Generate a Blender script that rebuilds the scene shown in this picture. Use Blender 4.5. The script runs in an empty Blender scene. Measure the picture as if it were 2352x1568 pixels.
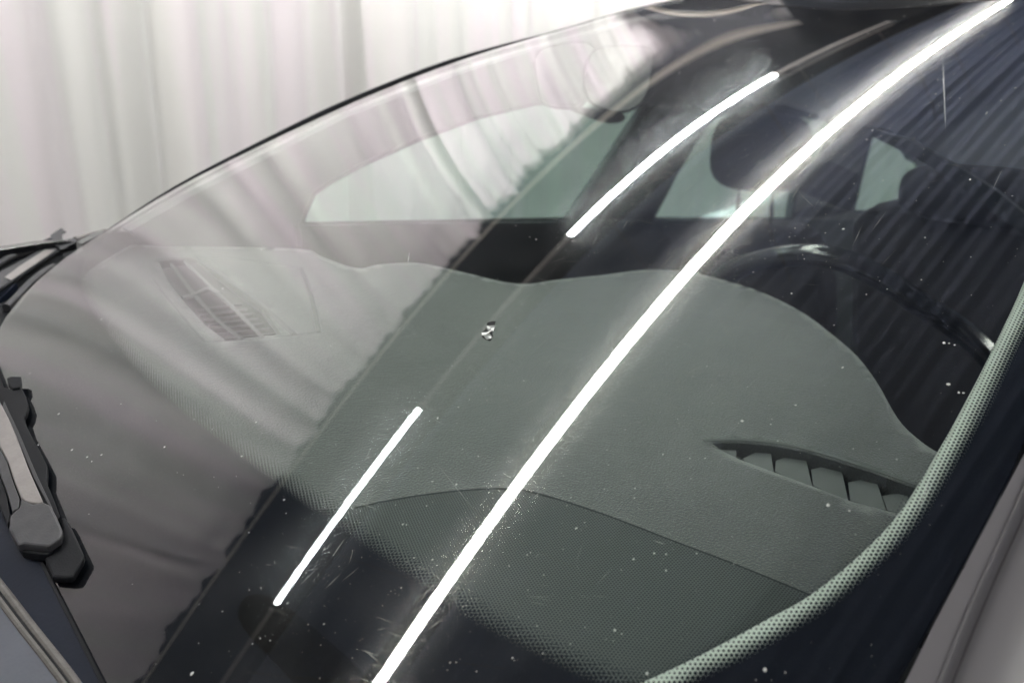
import bpy, bmesh, math, random
import numpy as np
from mathutils import Vector, Matrix
from mathutils.geometry import delaunay_2d_cdt
random.seed(7); rng = np.random.RandomState(7)
scn = bpy.context.scene
COL = scn.collection
R = math.radians

# ------------------------------------------------------------------ camera
PW, PH, FP = 2352.0, 1568.0, 1900.0
CAM = np.array([-0.014738, -0.490429, 1.449885])
YAW, PIT, ROL = R(50.013), R(21.0716), R(-0.0143)
_f = np.array([math.cos(YAW)*math.cos(PIT), math.sin(YAW)*math.cos(PIT), -math.sin(PIT)])
_r = np.array([-math.sin(YAW), math.cos(YAW), 0.0])
_r = -_r if False else _r
_u = np.cross(_f, _r); _u = _u if _u[2] > 0 else -_u
MIRROR = np.dot(np.cross(_r, _u), -_f) < 0      # +yaw is to the right in this left-handed layout
cd = bpy.data.cameras.new('camera'); cam = bpy.data.objects.new('camera', cd); COL.objects.link(cam)
scn.camera = cam
# the layout above has "right" = +yaw; Blender needs a right-handed frame, so the world is built with x and y swapped
def sw(v): return Vector((v[1], v[0], v[2]))
r3, u3, b3 = sw(_r), sw(_u), sw(-_f)
cam.matrix_world = Matrix(((r3.x, u3.x, b3.x, CAM[1]), (r3.y, u3.y, b3.y, CAM[0]), (r3.z, u3.z, b3.z, CAM[2]), (0, 0, 0, 1)))
cd.sensor_width = 36; cd.lens = 36*FP/PW; cd.clip_start = 0.02; cd.clip_end = 200
cd.dof.use_dof = True; cd.dof.focus_distance = 0.82; cd.dof.aperture_fstop = 5.0

# ------------------------------------------------------------------ world, exposure (indoor studio: the lamps are the ceiling battens, with added fill behind the curtain)
w = bpy.data.worlds.new('World'); scn.world = w; w.use_nodes = True
w.node_tree.nodes['Background'].inputs[0].default_value = (0.55, 0.6, 0.7, 1)
w.node_tree.nodes['Background'].inputs[1].default_value = 0.05
scn.view_settings.view_transform = 'Standard'; scn.view_settings.look = 'None'
scn.view_settings.exposure = 0; scn.view_settings.gamma = 1
scn.cycles.max_bounces = 8; scn.cycles.transparent_max_bounces = 24
scn.cycles.diffuse_bounces = 4; scn.cycles.glossy_bounces = 4
scn.cycles.use_denoising = True; scn.cycles.sample_clamp_indirect = 6
scn.cycles.caustics_reflective = False; scn.cycles.caustics_refractive = False
TUBE_L = 88.0
BACK_W = 365.0

# ------------------------------------------------------------------ maths: windscreen surface and rays
A = [1.202316, 0.3070324, 0.0738474, -0.0781933, 0.157471, -0.1089677, 0.009229, -0.0154186]
def surf(x, y):
    u = x-.72; v = y-.35
    return A[0]+A[1]*v+A[2]*u*u+A[3]*v*v+A[4]*u*u*v+A[5]*u**4+A[6]*v**3+A[7]*u*v
def dash_z(x, y):
    t = np.clip((np.asarray(x, float)-.62)/.8, 0, 1.1)
    z = 0.995+0.095*t*t*(1.6-.6*t)-0.012*np.clip((np.asarray(y, float)-.4)/.4, 0, 1)**2
    g = surf(np.asarray(x, float), np.asarray(y, float))-.022; k = .008          # the dash dips below the glass at its foot
    return -k*np.logaddexp(-z/k, -g/k)
def ray(px, py):
    d = _f+(px-PW/2)/FP*_r-(py-PH/2)/FP*_u
    return d/np.linalg.norm(d)
def on_surf(px, py, fn=surf, off=0.0, tmax=4.0):
    d = ray(px, py); lo = 0.15; t = lo
    g = lambda t: (CAM+d*t)[2]-float(fn((CAM+d*t)[0], (CAM+d*t)[1]))-off
    while t < tmax and g(t) > 0: lo = t; t += 0.02
    hi = t
    for _ in range(24):
        m = (lo+hi)/2
        if g(m) > 0: lo = m
        else: hi = m
    return CAM+d*lo
def at_x(px, py, x): d = ray(px, py); return CAM+d*((x-CAM[0])/d[0])
def at_y(px, py, y): d = ray(px, py); return CAM+d*((y-CAM[1])/d[1])
def at_z(px, py, z): d = ray(px, py); return CAM+d*((z-CAM[2])/d[2])
def at_d(px, py, t): return CAM+ray(px, py)*t
def side(px, py, off=0.0):           # inner face of the far door and pillars, leaning inwards
    d = ray(px, py); n = np.array([1, 0, .25]); c = 1.43+off+.25*.95
    t = (c-CAM@n)/max(d@n, 1e-6); return CAM+d*min(t, 3.3)

# ------------------------------------------------------------------ materials
def mat(name, col, rough=.6, metal=0., bump=0., bscale=400., var=0., vscale=30., spec=.5, coat=0., emis=None, es=0.):
    m = bpy.data.materials.new(name); m.use_nodes = True; nt = m.node_tree; b = nt.nodes['Principled BSDF']
    b.inputs['Base Color'].default_value = (*col, 1); b.inputs['Roughness'].default_value = rough
    b.inputs['Metallic'].default_value = metal; b.inputs['Specular IOR Level'].default_value = spec
    b.inputs['Coat Weight'].default_value = coat
    if emis: b.inputs['Emission Color'].default_value = (*emis, 1); b.inputs['Emission Strength'].default_value = es
    tc = nt.nodes.new('ShaderNodeTexCoord')
    if var:
        n = nt.nodes.new('ShaderNodeTexNoise'); n.inputs['Scale'].default_value = vscale; n.inputs['Detail'].default_value = 5
        nt.links.new(tc.outputs['Object'], n.inputs['Vector'])
        mx = nt.nodes.new('ShaderNodeMix'); mx.data_type = 'RGBA'
        mx.inputs[6].default_value = (*[c*(1-var) for c in col], 1); mx.inputs[7].default_value = (*[min(1, c*(1+var)) for c in col], 1)
        nt.links.new(n.outputs[0], mx.inputs[0]); nt.links.new(mx.outputs[2], b.inputs['Base Color'])
    if bump:
        n = nt.nodes.new('ShaderNodeTexNoise'); n.inputs['Scale'].default_value = bscale; n.inputs['Detail'].default_value = 3
        nt.links.new(tc.outputs['Object'], n.inputs['Vector'])
        bp = nt.nodes.new('ShaderNodeBump'); bp.inputs['Strength'].default_value = bump; bp.inputs['Distance'].default_value = .002
        nt.links.new(n.outputs[0], bp.inputs['Height']); nt.links.new(bp.outputs[0], b.inputs['Normal'])
    return m
class NT:
    def __init__(s, name):
        s.m = bpy.data.materials.new(name); s.m.use_nodes = True; s.t = s.m.node_tree; s.t.nodes.clear()
        s.out = s.n('OutputMaterial')
    def n(s, kind, **kw):
        x = s.t.nodes.new('ShaderNode'+kind)
        for k, v in kw.items(): setattr(x, k, v)
        return x
    def l(s, a, b): s.t.links.new(a, b)
    def math(s, op, a, b=None, c=None, clamp=False):
        x = s.n('Math', operation=op); x.use_clamp = clamp
        for i, v in enumerate((a, b, c)):
            if v is None: continue
            if isinstance(v, (int, float)): x.inputs[i].default_value = v
            else: s.l(v, x.inputs[i])
        return x.outputs[0]

def glass_mat(name, tint, reflect, haze):
    g = NT(name); lw = g.n('LayerWeight'); lw.inputs['Blend'].default_value = .5
    f5 = g.math('POWER', lw.outputs['Facing'], 4.6)
    r1 = g.math('MULTIPLY_ADD', f5, 1.65, .034, clamp=True)
    r2 = g.math('DIVIDE', g.math('MULTIPLY', r1, 2.0), g.math('ADD', r1, 1.0))
    fac = g.math('MULTIPLY', r2, reflect, clamp=True)
    gl = g.n('BsdfGlossy'); gl.inputs['Roughness'].default_value = .004
    tr = g.n('BsdfTransparent'); tr.inputs[0].default_value = (*tint, 1)
    mx = g.n('MixShader'); g.l(fac, mx.inputs[0]); g.l(tr.outputs[0], mx.inputs[1]); g.l(gl.outputs[0], mx.inputs[2])
    last = mx
    if haze:
        tc = g.n('TexCoord')
        # wipe-worn film: fine speckle, faint blotches, arcs
        mp = g.n('Mapping'); mp.inputs['Scale'].default_value = (1, 1, 1); g.l(tc.outputs['Object'], mp.inputs[0])
        sp = g.n('TexNoise'); sp.inputs['Scale'].default_value = 700; sp.inputs['Detail'].default_value = 2; g.l(mp.outputs[0], sp.inputs['Vector'])
        spm = g.n('MapRange'); spm.inputs[1].default_value = .55; spm.inputs[2].default_value = .72; g.l(sp.outputs[0], spm.inputs[0])
        bl = g.n('TexNoise'); bl.inputs['Scale'].default_value = 14; bl.inputs['Detail'].default_value = 6; g.l(mp.outputs[0], bl.inputs['Vector'])
        blm = g.n('MapRange'); blm.inputs[1].default_value = .35; blm.inputs[2].default_value = .7; g.l(bl.outputs[0], blm.inputs[0])
        m2 = g.n('Mapping'); m2.inputs['Scale'].default_value = (900, 25, 60); m2.inputs['Rotation'].default_value = (0, 0, R(35)); g.l(tc.outputs['Object'], m2.inputs[0])
        sc = g.n('TexNoise'); sc.inputs['Scale'].default_value = 1.0; sc.inputs['Detail'].default_value = 1; g.l(m2.outputs[0], sc.inputs['Vector'])
        scm = g.n('MapRange'); scm.inputs[1].default_value = .66; scm.inputs[2].default_value = .8; g.l(sc.outputs[0], scm.inputs[0])
        # lobe 1: tight, sparkling
        a1 = g.math('MULTIPLY', g.math('ADD', g.math('MULTIPLY', spm.outputs[0], .75), g.math('ADD', g.math('MULTIPLY', scm.outputs[0], .25), .05)), g.math('MULTIPLY', r2, haze*.6))
        g1 = g.n('BsdfGlossy', distribution='BECKMANN'); g1.inputs['Roughness'].default_value = .15
        x1 = g.n('MixShader'); g.l(a1, x1.inputs[0]); g.l(last.outputs[0], x1.inputs[1]); g.l(g1.outputs[0], x1.inputs[2])
        a2 = g.math('MULTIPLY', g.math('MULTIPLY_ADD', blm.outputs[0], .8, .2), g.math('MULTIPLY', g.math('MULTIPLY_ADD', spm.outputs[0], .5, .7), .012))
        g2 = g.n('BsdfGlossy', distribution='BECKMANN'); g2.inputs['Roughness'].default_value = .42
        x2 = g.n('MixShader'); g.l(a2, x2.inputs[0]); g.l(x1.outputs[0], x2.inputs[1]); g.l(g2.outputs[0], x2.inputs[2])
        last = x2
    g.l(last.outputs[0], g.out.inputs[0]); return g.m
M_glass = glass_mat('laminated_glass', (.87, .92, .89), 1.15, 1.0)
M_glass_in = glass_mat('glass_inner_face', (.97, .985, .98), 0.0, 0)
M_side = glass_mat('tinted_side_glass', (.82, .94, .895), .4, 0)

def frit_mat():
    g = NT('black_frit_print'); tc = g.n('TexCoord'); at = g.n('Attribute', attribute_name='edge')
    sx = g.n('SeparateXYZ'); g.l(tc.outputs['Object'], sx.inputs[0])
    P = .0034
    def cell(ox, oy):
        u = g.math('FRACT', g.math('ADD', g.math('DIVIDE', sx.outputs[0], P), ox)); v = g.math('FRACT', g.math('ADD', g.math('DIVIDE', sx.outputs[1], P*1.732), oy))
        u = g.math('SUBTRACT', u, .5); v = g.math('MULTIPLY', g.math('SUBTRACT', v, .5), 1.732)
        return g.math('SQRT', g.math('ADD', g.math('MULTIPLY', u, u), g.math('MULTIPLY', v, v)))
    d = g.math('MINIMUM', cell(10.0, 10.0), cell(10.5, 10.5))       # 0 at a dot centre, .577 at the farthest gap
    rad = g.n('MapRange'); rad.inputs[1].default_value = -.016; rad.inputs[2].default_value = .010
    rad.inputs[3].default_value = .05; rad.inputs[4].default_value = .62; rad.clamp = True
    g.l(at.outputs['Fac'], rad.inputs[0])
    ink = g.math('LESS_THAN', d, rad.outputs[0])
    bk = g.n('BsdfDiffuse'); bk.inputs[0].default_value = (.011, .012, .018, 1); tr = g.n('BsdfTransparent')
    mx = g.n('MixShader'); g.l(ink, mx.inputs[0]); g.l(tr.outputs[0], mx.inputs[1]); g.l(bk.outputs[0], mx.inputs[2]); g.l(mx.outputs[0], g.out.inputs[0])
    return g.m
M_frit = frit_mat()

M_dash = mat('dash_grained_plastic', (.072, .074, .073), .46, bump=.9, bscale=420, var=.30, vscale=300, spec=.8)
M_dash.node_tree.nodes['Principled BSDF'].inputs['Sheen Weight'].default_value = .8
M_dash.node_tree.nodes['Principled BSDF'].inputs['Sheen Roughness'].default_value = .4
_nt = M_dash.node_tree; _b = _nt.nodes['Principled BSDF']; _src = _b.inputs['Base Color'].links[0].from_socket
_tc = _nt.nodes.new('ShaderNodeTexCoord'); _n = _nt.nodes.new('ShaderNodeTexNoise'); _n.inputs['Scale'].default_value = 16; _n.inputs['Detail'].default_value = 9; _n.inputs['Roughness'].default_value = .7
_nt.links.new(_tc.outputs['Object'], _n.inputs['Vector'])
_mr = _nt.nodes.new('ShaderNodeMapRange'); _mr.inputs[1].default_value = .35; _mr.inputs[2].default_value = .68; _mr.inputs[3].default_value = .78; _mr.inputs[4].default_value = 1.25; _nt.links.new(_n.outputs[0], _mr.inputs[0])
_vm = _nt.nodes.new('ShaderNodeVectorMath'); _vm.operation = 'SCALE'; _nt.links.new(_src, _vm.inputs[0]); _nt.links.new(_mr.outputs[0], _vm.inputs['Scale']); _nt.links.new(_vm.outputs[0], _b.inputs['Base Color'])
M_dash_trim = mat('dash_trim_plastic', (.135, .14, .137), .5, bump=.2, bscale=900)
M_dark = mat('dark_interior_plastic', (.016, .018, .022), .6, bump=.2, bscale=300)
M_recess = mat('vent_recess', (.02, .021, .021), .8)
M_recess2 = mat('passenger_vent_recess', (.06, .062, .06), .8)
M_fabric = mat('dark_seat_fabric', (.028, .026, .033), .9, bump=.6, bscale=500, var=.2, vscale=90)
M_pillar = mat('pillar_trim', (.11, .115, .12), .7, bump=.2, bscale=300)
M_wheel = mat('steering_wheel_leather', (.012, .012, .014), .14, bump=.05, bscale=500, spec=.8)
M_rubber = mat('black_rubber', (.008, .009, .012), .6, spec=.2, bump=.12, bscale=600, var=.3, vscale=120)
M_arm = mat('weathered_grey_plastic', (.06, .06, .066), .42, spec=.35, bump=.12, bscale=500, var=.3, vscale=70)
M_armlight = mat('wiper_strip_and_highlight', (.27, .25, .245), .35, bump=.15, bscale=300, var=.25, vscale=50)  # pale arm strip; also colours the painted wiper highlights
M_cowl = mat('cowl_black_plastic', (.010, .014, .026), .5, spec=.15, bump=.1, bscale=200, var=.3, vscale=20)
M_seal = mat('hood_seal', (.12, .112, .105), .6, bump=.4, bscale=300, var=.3, vscale=60)
M_paint = mat('grey_blue_paint', (.09, .10, .125), .45, metal=.3, bump=.12, bscale=250, var=.15, vscale=25, coat=.3)
M_black = mat('black_body_paint', (.012, .013, .017), .12, coat=.5)
M_bead = mat('pale_green_sealing_cord', (.90, .95, .87), .75, bump=.2, bscale=700)
M_white = mat('white_dust_and_sparkle', (.62, .64, .62), .8)
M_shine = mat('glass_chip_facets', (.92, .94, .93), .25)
M_housing = mat('batten_housing', (.28, .25, .22), .5)
M_tray = mat('dark_light_block', (.03, .032, .036), .7)
M_rail = mat('curtain_rail', (.86, .80, .68), .4)
M_floor = mat('studio_floor', (.42, .42, .42), .7, var=.15, vscale=2)
M_wall = mat('studio_wall', (.035, .04, .05), .9)

def curtain_mat():
    g = NT('white_curtain_cloth'); tc = g.n('TexCoord')
    mp = g.n('Mapping'); mp.inputs['Scale'].default_value = (7.5, .3, .22); g.l(tc.outputs['Object'], mp.inputs[0])
    n = g.n('TexNoise'); n.inputs['Scale'].default_value = 1.6; n.inputs['Detail'].default_value = 2; g.l(mp.outputs[0], n.inputs['Vector'])
    mr = g.n('MapRange'); mr.inputs[1].default_value = .44; mr.inputs[2].default_value = .56; g.l(n.outputs[0], mr.inputs[0])
    mx = g.n('Mix', data_type='RGBA'); mx.inputs[6].default_value = (.805, .77, .778, 1); mx.inputs[7].default_value = (.795, .79, .77, 1); g.l(mr.outputs[0], mx.inputs[0])  # pinkish and greenish bands: lamp hue put into the cloth colour
    n2 = g.n('TexNoise'); n2.inputs['Scale'].default_value = 9; n2.inputs['Detail'].default_value = 4; g.l(tc.outputs['Object'], n2.inputs['Vector'])
    bp = g.n('Bump'); bp.inputs['Strength'].default_value = .25; bp.inputs['Distance'].default_value = .01; g.l(n2.outputs[0], bp.inputs['Height'])
    d = g.n('BsdfDiffuse'); g.l(mx.outputs[2], d.inputs[0]); g.l(bp.outputs[0], d.inputs['Normal'])
    t = g.n('BsdfTranslucent'); g.l(mx.outputs[2], t.inputs[0])
    ms = g.n('MixShader'); ms.inputs[0].default_value = .28; g.l(d.outputs[0], ms.inputs[1]); g.l(t.outputs[0], ms.inputs[2]); g.l(ms.outputs[0], g.out.inputs[0])
    return g.m
M_curtain = curtain_mat()
M_ceil = mat('dark_blue_ceiling_cloth', (.28, .33, .46), .9, var=.15, vscale=1.5)

def mesh_mat_perf():
    g = NT('perforated_dash_mesh'); tc = g.n('TexCoord'); sx = g.n('SeparateXYZ'); g.l(tc.outputs['Object'], sx.inputs[0]); P = .0031
    def cell(ox, oy):
        u = g.math('SUBTRACT', g.math('FRACT', g.math('ADD', g.math('DIVIDE', sx.outputs[0], P), ox)), .5)
        v = g.math('MULTIPLY', g.math('SUBTRACT', g.math('FRACT', g.math('ADD', g.math('DIVIDE', sx.outputs[1], P*1.732), oy)), .5), 1.732)
        return g.math('SQRT', g.math('ADD', g.math('MULTIPLY', u, u), g.math('MULTIPLY', v, v)))
    d = g.math('MINIMUM', cell(10.0, 10.0), cell(10.5, 10.5))
    hole = g.n('MapRange'); hole.inputs[1].default_value = .28; hole.inputs[2].default_value = .42; g.l(d, hole.inputs[0])
    mx = g.n('Mix', data_type='RGBA'); mx.inputs[6].default_value = (.018, .021, .021, 1); mx.inputs[7].default_value = (.115, .127, .125, 1); g.l(hole.outputs[0], mx.inputs[0])
    b = g.n('BsdfPrincipled'); b.inputs['Roughness'].default_value = .6; g.l(mx.outputs[2], b.inputs['Base Color'])
    bp = g.n('Bump'); bp.inputs['Strength'].default_value = .6; bp.inputs['Distance'].default_value = .001; g.l(hole.outputs[0], bp.inputs['Height']); g.l(bp.outputs[0], b.inputs['Normal'])
    g.l(b.outputs[0], g.out.inputs[0]); return g.m
M_perf = mesh_mat_perf()
def emit(name, col, s):
    g = NT(name); e = g.n('Emission'); e.inputs[0].default_value = (*col, 1); e.inputs[1].default_value = s; g.l(e.outputs[0], g.out.inputs[0]); return g.m
M_tube_a = emit('lit_diffuser_cool', (.93, .99, 1.0), TUBE_L)
M_tube_b = emit('lit_diffuser_warm', (1.0, .985, .93), TUBE_L)
M_cap = mat('white_end_cap', (.85, .82, .8), .5)
M_unlit = mat('unlit_diffuser', (.45, .42, .40), .4)

# ------------------------------------------------------------------ building helpers
def tag(o, label=None, cat=None, group=None, kind=None):
    for k, v in (('label', label), ('category', cat), ('group', group), ('kind', kind)):
        if v: o[k] = v
    return o
def obj(name, verts, faces, m, parent=None, smooth=False, swap=True):
    me = bpy.data.meshes.new(name)
    vs = [(v[1], v[0], v[2]) for v in verts] if swap else [tuple(v) for v in verts]
    me.from_pydata(vs, [], [tuple(f) for f in faces]); me.validate()
    bm = bmesh.new(); bm.from_mesh(me); bmesh.ops.recalc_face_normals(bm, faces=bm.faces); bm.to_mesh(me); bm.free()
    for mm in (m if isinstance(m, (list, tuple)) else [m]): me.materials.append(mm)
    if smooth: me.polygons.foreach_set('use_smooth', [True]*len(me.polygons)); me.set_sharp_from_angle(angle=R(32))
    o = bpy.data.objects.new(name, me); COL.objects.link(o)
    if parent: o.parent = parent
    return o
def empty(name, label=None, cat=None, group=None):
    o = bpy.data.objects.new(name, None); COL.objects.link(o); o.empty_display_size = .1
    return tag(o, label, cat, group)
def bevel(o, w, seg=2):
    b = o.modifiers.new('bevel', 'BEVEL'); b.width = w; b.segments = seg; b.limit_method = 'ANGLE'; b.angle_limit = R(35); return o
def dens(poly, step, closed=True):
    out = []; n = len(poly)
    for i in range(n if closed else n-1):
        a = np.array(poly[i], float); b = np.array(poly[(i+1) % n], float); k = max(1, int(np.linalg.norm(b-a)/step))
        for j in range(k): out.append(tuple(a+(b-a)*j/k))
    if not closed: out.append(tuple(poly[-1]))
    return out
def smooth_poly(poly, closed=True, it=2):          # Chaikin corner cutting
    P = [np.array(p, float) for p in poly]
    for _ in range(it):
        Q = []; n = len(P)
        if not closed: Q.append(P[0])
        for i in range(n if closed else n-1):
            a, b = P[i], P[(i+1) % n]; Q += [a*.75+b*.25, a*.25+b*.75]
        if not closed: Q.append(P[-1])
        P = Q
    return [tuple(p) for p in P]
def inside(P, poly):
    P = np.asarray(P, float); poly = np.asarray(poly, float); x, y = P[:, 0], P[:, 1]; c = np.zeros(len(P), bool)
    n = len(poly)
    for i in range(n):
        x1, y1 = poly[i]; x2, y2 = poly[(i+1) % n]
        if y1 == y2: continue
        c ^= ((y1 > y) != (y2 > y)) & (x < (x2-x1)*(y-y1)/(y2-y1)+x1)
    return c
def region(outer, holes, step, inner=True):
    """2-D triangulation of a polygon with holes: points, triangles, boundary edges"""
    loops = [dens(outer, step)]+[dens(h, step) for h in holes]
    pts = []; edges = []
    for L in loops:
        b = len(pts); pts += L; edges += [(b+i, b+(i+1) % len(L)) for i in range(len(L))]
    o = np.array(loops[0])
    if inner:
        gx = np.arange(o[:, 0].min()+step/2, o[:, 0].max(), step); gy = np.arange(o[:, 1].min()+step/2, o[:, 1].max(), step)
        G = np.array([(x+(.5*step if j % 2 else 0), y) for j, y in enumerate(gy) for x in gx])
        if len(G):
            k = inside(G, o)
            for L in loops: 
                La = np.array(L)
                dmin = np.full(len(G), 9e9)
                for p in La: dmin = np.minimum(dmin, (G[:, 0]-p[0])**2+(G[:, 1]-p[1])**2)
                k &= dmin > (.5*step)**2
            pts += [tuple(g) for g in G[k]]
    v, e, f, _, _, _ = delaunay_2d_cdt([Vector(p) for p in pts], edges, [], 0, 1e-9)
    V = np.array([(p.x, p.y) for p in v]); F = [t for t in f]
    C = np.array([V[list(t)].mean(0) for t in F]); k = inside(C, o)
    for h in loops[1:]: k &= ~inside(C, np.array(h))
    return V, [t for t, kk in zip(F, k) if kk]
def solid(V3, F, off):
    """close a sheet into a slab: off is a vector or one per vertex"""
    V3 = np.asarray(V3); n = len(V3); W = V3+np.asarray(off)
    from collections import Counter
    cnt = Counter(); 
    for f in F:
        for i in range(len(f)): cnt[tuple(sorted((f[i], f[(i+1) % len(f)])))] += 1
    faces = [tuple(f) for f in F]+[tuple(i+n for i in reversed(f)) for f in F]; nf = len(F)
    for f in F:
        for i in range(len(f)):
            a, b = f[i], f[(i+1) % len(f)]
            if cnt[tuple(sorted((a, b)))] == 1: faces.append((b, a, a+n, b+n))
    return np.vstack([V3, W]), faces, nf
def px_slab(name, poly, fn, off, m, parent=None, holes=(), step=60, smooth=False, bv=0, sm=0):
    """a solid whose outline is given in photograph pixels and laid on the real surface fn(px, py)"""
    if sm: poly = smooth_poly(poly, it=sm)
    V, F = region(poly, holes, step); V3 = np.array([fn(*p) for p in V]); VV, FF, _ = solid(V3, F, off)
    o = obj(name, VV, FF, m, parent, smooth)
    if bv: bevel(o, bv)
    return o
def catmull(P, n=8, closed=False):
    P = [np.array(p, float) for p in P]; out = []; N = len(P)
    for i in range(N if closed else N-1):
        p0 = P[(i-1) % N] if closed or i > 0 else 2*P[0]-P[1]; p1 = P[i]; p2 = P[(i+1) % N]
        p3 = P[(i+2) % N] if closed or i+2 < N else 2*P[-1]-P[-2]
        for k in range(n):
            t = k/n; out.append(.5*((2*p1)+(-p0+p2)*t+(2*p0-5*p1+4*p2-p3)*t*t+(-p0+3*p1-3*p2+p3)*t**3))
    if not closed: out.append(P[-1])
    return np.array(out)
def frames(P):
    T = np.gradient(P, axis=0); T /= np.linalg.norm(T, axis=1)[:, None]+1e-9
    up = np.array([0, 0, 1.]); S = np.cross(T, up); S /= np.linalg.norm(S, axis=1)[:, None]+1e-9; U = np.cross(S, T)
    return T, S, U
def tube(name, P, r, m, parent=None, seg=12, flat=1.0):
    P = np.asarray(P); T, S, U = frames(P); r = np.broadcast_to(r, (len(P),)); V = []; F = []
    for i in range(len(P)):
        for k in range(seg):
            a = 2*math.pi*k/seg; V.append(P[i]+S[i]*r[i]*math.cos(a)+U[i]*r[i]*flat*math.sin(a))
    for i in range(len(P)-1):
        for k in range(seg): F.append((i*seg+k, i*seg+(k+1) % seg, (i+1)*seg+(k+1) % seg, (i+1)*seg+k))
    F += [tuple(range(seg)), tuple(range((len(P)-1)*seg, len(P)*seg))]
    return obj(name, V, F, m, parent, True)
def box(name, lo, hi, m, parent=None, bv=0):
    x0, y0, z0 = lo; x1, y1, z1 = hi
    V = [(x, y, z) for x in (x0, x1) for y in (y0, y1) for z in (z0, z1)]
    o = obj(name, V, [(0, 1, 3, 2), (4, 5, 7, 6), (0, 1, 5, 4), (2, 3, 7, 6), (0, 2, 6, 4), (1, 3, 7, 5)], m, parent)
    if bv: bevel(o, bv)
    return o
def superblob(name, c, rx, ry, rz, m, parent, e=.55, rot=0.):
    V = []; F = []; nu, nv = 40, 20
    sp = lambda v, p: math.copysign(abs(v)**p, v)
    for j in range(nv+1):
        ph = -math.pi/2+math.pi*j/nv
        for i in range(nu):
            th = 2*math.pi*i/nu; x = rx*sp(math.cos(ph), e)*sp(math.cos(th), e); y = ry*sp(math.cos(ph), e)*sp(math.sin(th), .8); z = rz*sp(math.sin(ph), e)
            V.append((c[0]+x*math.cos(rot)-y*math.sin(rot), c[1]+x*math.sin(rot)+y*math.cos(rot), c[2]+z))
    for j in range(nv):
        for i in range(nu): F.append((j*nu+i, j*nu+(i+1) % nu, (j+1)*nu+(i+1) % nu, (j+1)*nu+i))
    return obj(name, V, F, m, parent, True)

# ================================================================== THE STUDIO
XC, ZR = 2.871, 3.185
o = box('floor', (-5, -6, -.04), (6, 14, 0), M_floor); tag(o, kind='structure')
# ceiling cloth, gathered in pleats that run along the car
ys = [-6, 0, 6, 14]; xs = np.arange(-5, 6.001, .0125)
V = []; F = []
for j, y in enumerate(ys):
    for x in xs:
        V.append((x, y, 3.95+.014*math.sin(x*2*math.pi/.095+.6*math.sin(x*7))+.018*math.sin(x*2*math.pi/.27+j*.3)))
nx = len(xs)
for j in range(len(ys)-1):
    for i in range(nx-1): F.append((j*nx+i, j*nx+i+1, (j+1)*nx+i+1, (j+1)*nx+i))
o = obj('ceiling', V, F, M_ceil, smooth=True); tag(o, kind='structure')
for nm, lo, hi in (('wall_rear', (-5, 14, 0), (6, 14.1, 4.1)), ('wall_front', (-5, -6.1, 0), (6, -6, 4.1)), ('wall_near', (-5.1, -6, 0), (-5, 14, 4.1)), ('wall_far', (4.2, -6, 0), (4.3, 14, 4.1))):
    tag(box(nm, lo, hi, M_wall), kind='structure')
# the curtains
YS = 1.972
def curtain(name, y0, y1, xoff, seed, label, amp=1.0, rear=False):
    r = random.Random(seed); ws = [(r.uniform(7, 12), r.uniform(0, 6.28), r.uniform(.010, .016)) for _ in range(2)]+[(r.uniform(18, 44), r.uniform(0, 6.28), r.uniform(.007, .0125)) for _ in range(5)]
    ys = np.arange(y0, y1+.001, .0125); zs = np.concatenate([np.linspace(.06, 3.0, 24), np.linspace(3.02, 3.162, 6)])
    ph = r.uniform(0, 6.28); V = []; F = []
    for z in zs:
        for y in ys:
            k = 1.6+.5*math.sin(z*1.1+y)
            yy = y+.06*math.sin(z*1.3+y*.9)*(3.1-z)/3.1       # folds wander on the way down
            x = sum(a*math.sin(w*yy+p) for w, p, a in ws)*k*amp
            top = max(0, (z-2.9)/.25)
            x = x*(1-.55*min(1, top))+.008*top*math.sin(yy*70+ph)
            zz = z
            if z > 3.13: zz += (.016 if y < 1.6 else .016+.004*min(1, y-1.6))-(1 if y < 1.6 else max(.06, .6-.4*(y-1.6)))*(.009*abs(math.sin(y*9+ph))+.006+.006*math.sin(y*23)+.004*math.sin(y*47+2*math.sin(y*5)))
            if abs(y-(y1 if name.endswith('a') else y0)) < .001: x += .0
            if not rear: x *= 1-.75*min(1, max(0, (y-3)/1.5)); x *= 1-.7*min(1, max(0, (y-2.3)/.8))*min(1, max(0, (z-1.6)/.5))
            if name == 'a': e = min(1, max(0, (y-YS+.09)/.09)); x = x*(1-.6*e)
            if name == 'b': x += .14*math.exp(-((y-YS-.12)/.12)**2)*min(1, max(0, (1.8-z)/.25))
            yv = y
            V.append((y, 6.33+x, zz*.72) if rear else (XC+xoff+x, yv, zz))
    n = len(ys)
    for j in range(len(zs)-1):
        for i in range(n-1): F.append((j*n+i, j*n+i+1, (j+1)*n+i+1, (j+1)*n+i))
    V, F, _ = solid(V, F, (0, .004, 0) if rear else (.004, 0, 0))
    o = obj('curtain', V, F, M_curtain, smooth=True); tag(o, label, 'curtain', 'white studio curtains along the far wall'); return o
curtain('a', -5.5, YS, 0.0, 3, 'white pleated curtain behind the bonnet, left of the vertical gap', 1.0)
curtain('b', YS-.03, 6.35, .02, 11, 'white pleated curtain set back behind the car roof, right of the vertical gap', .8)
curtain('c', -3.0, XC-.08, 0, 5, 'white pleated curtain across the back of the studio, seen through the rearmost side window', 1.0, True)
tag(tube('seam_shade_pole', [(XC-.06, YS+.046, z) for z in (0.001, .5, 1.0, 1.4, 1.62)], .045, mat('seam_shade_grey', (.34, .35, .39), .5), None, 20), 'added grey upright standing in for the shade between the two curtains', 'pole')  # upright added to give the dark shade strip at the curtain seam
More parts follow.
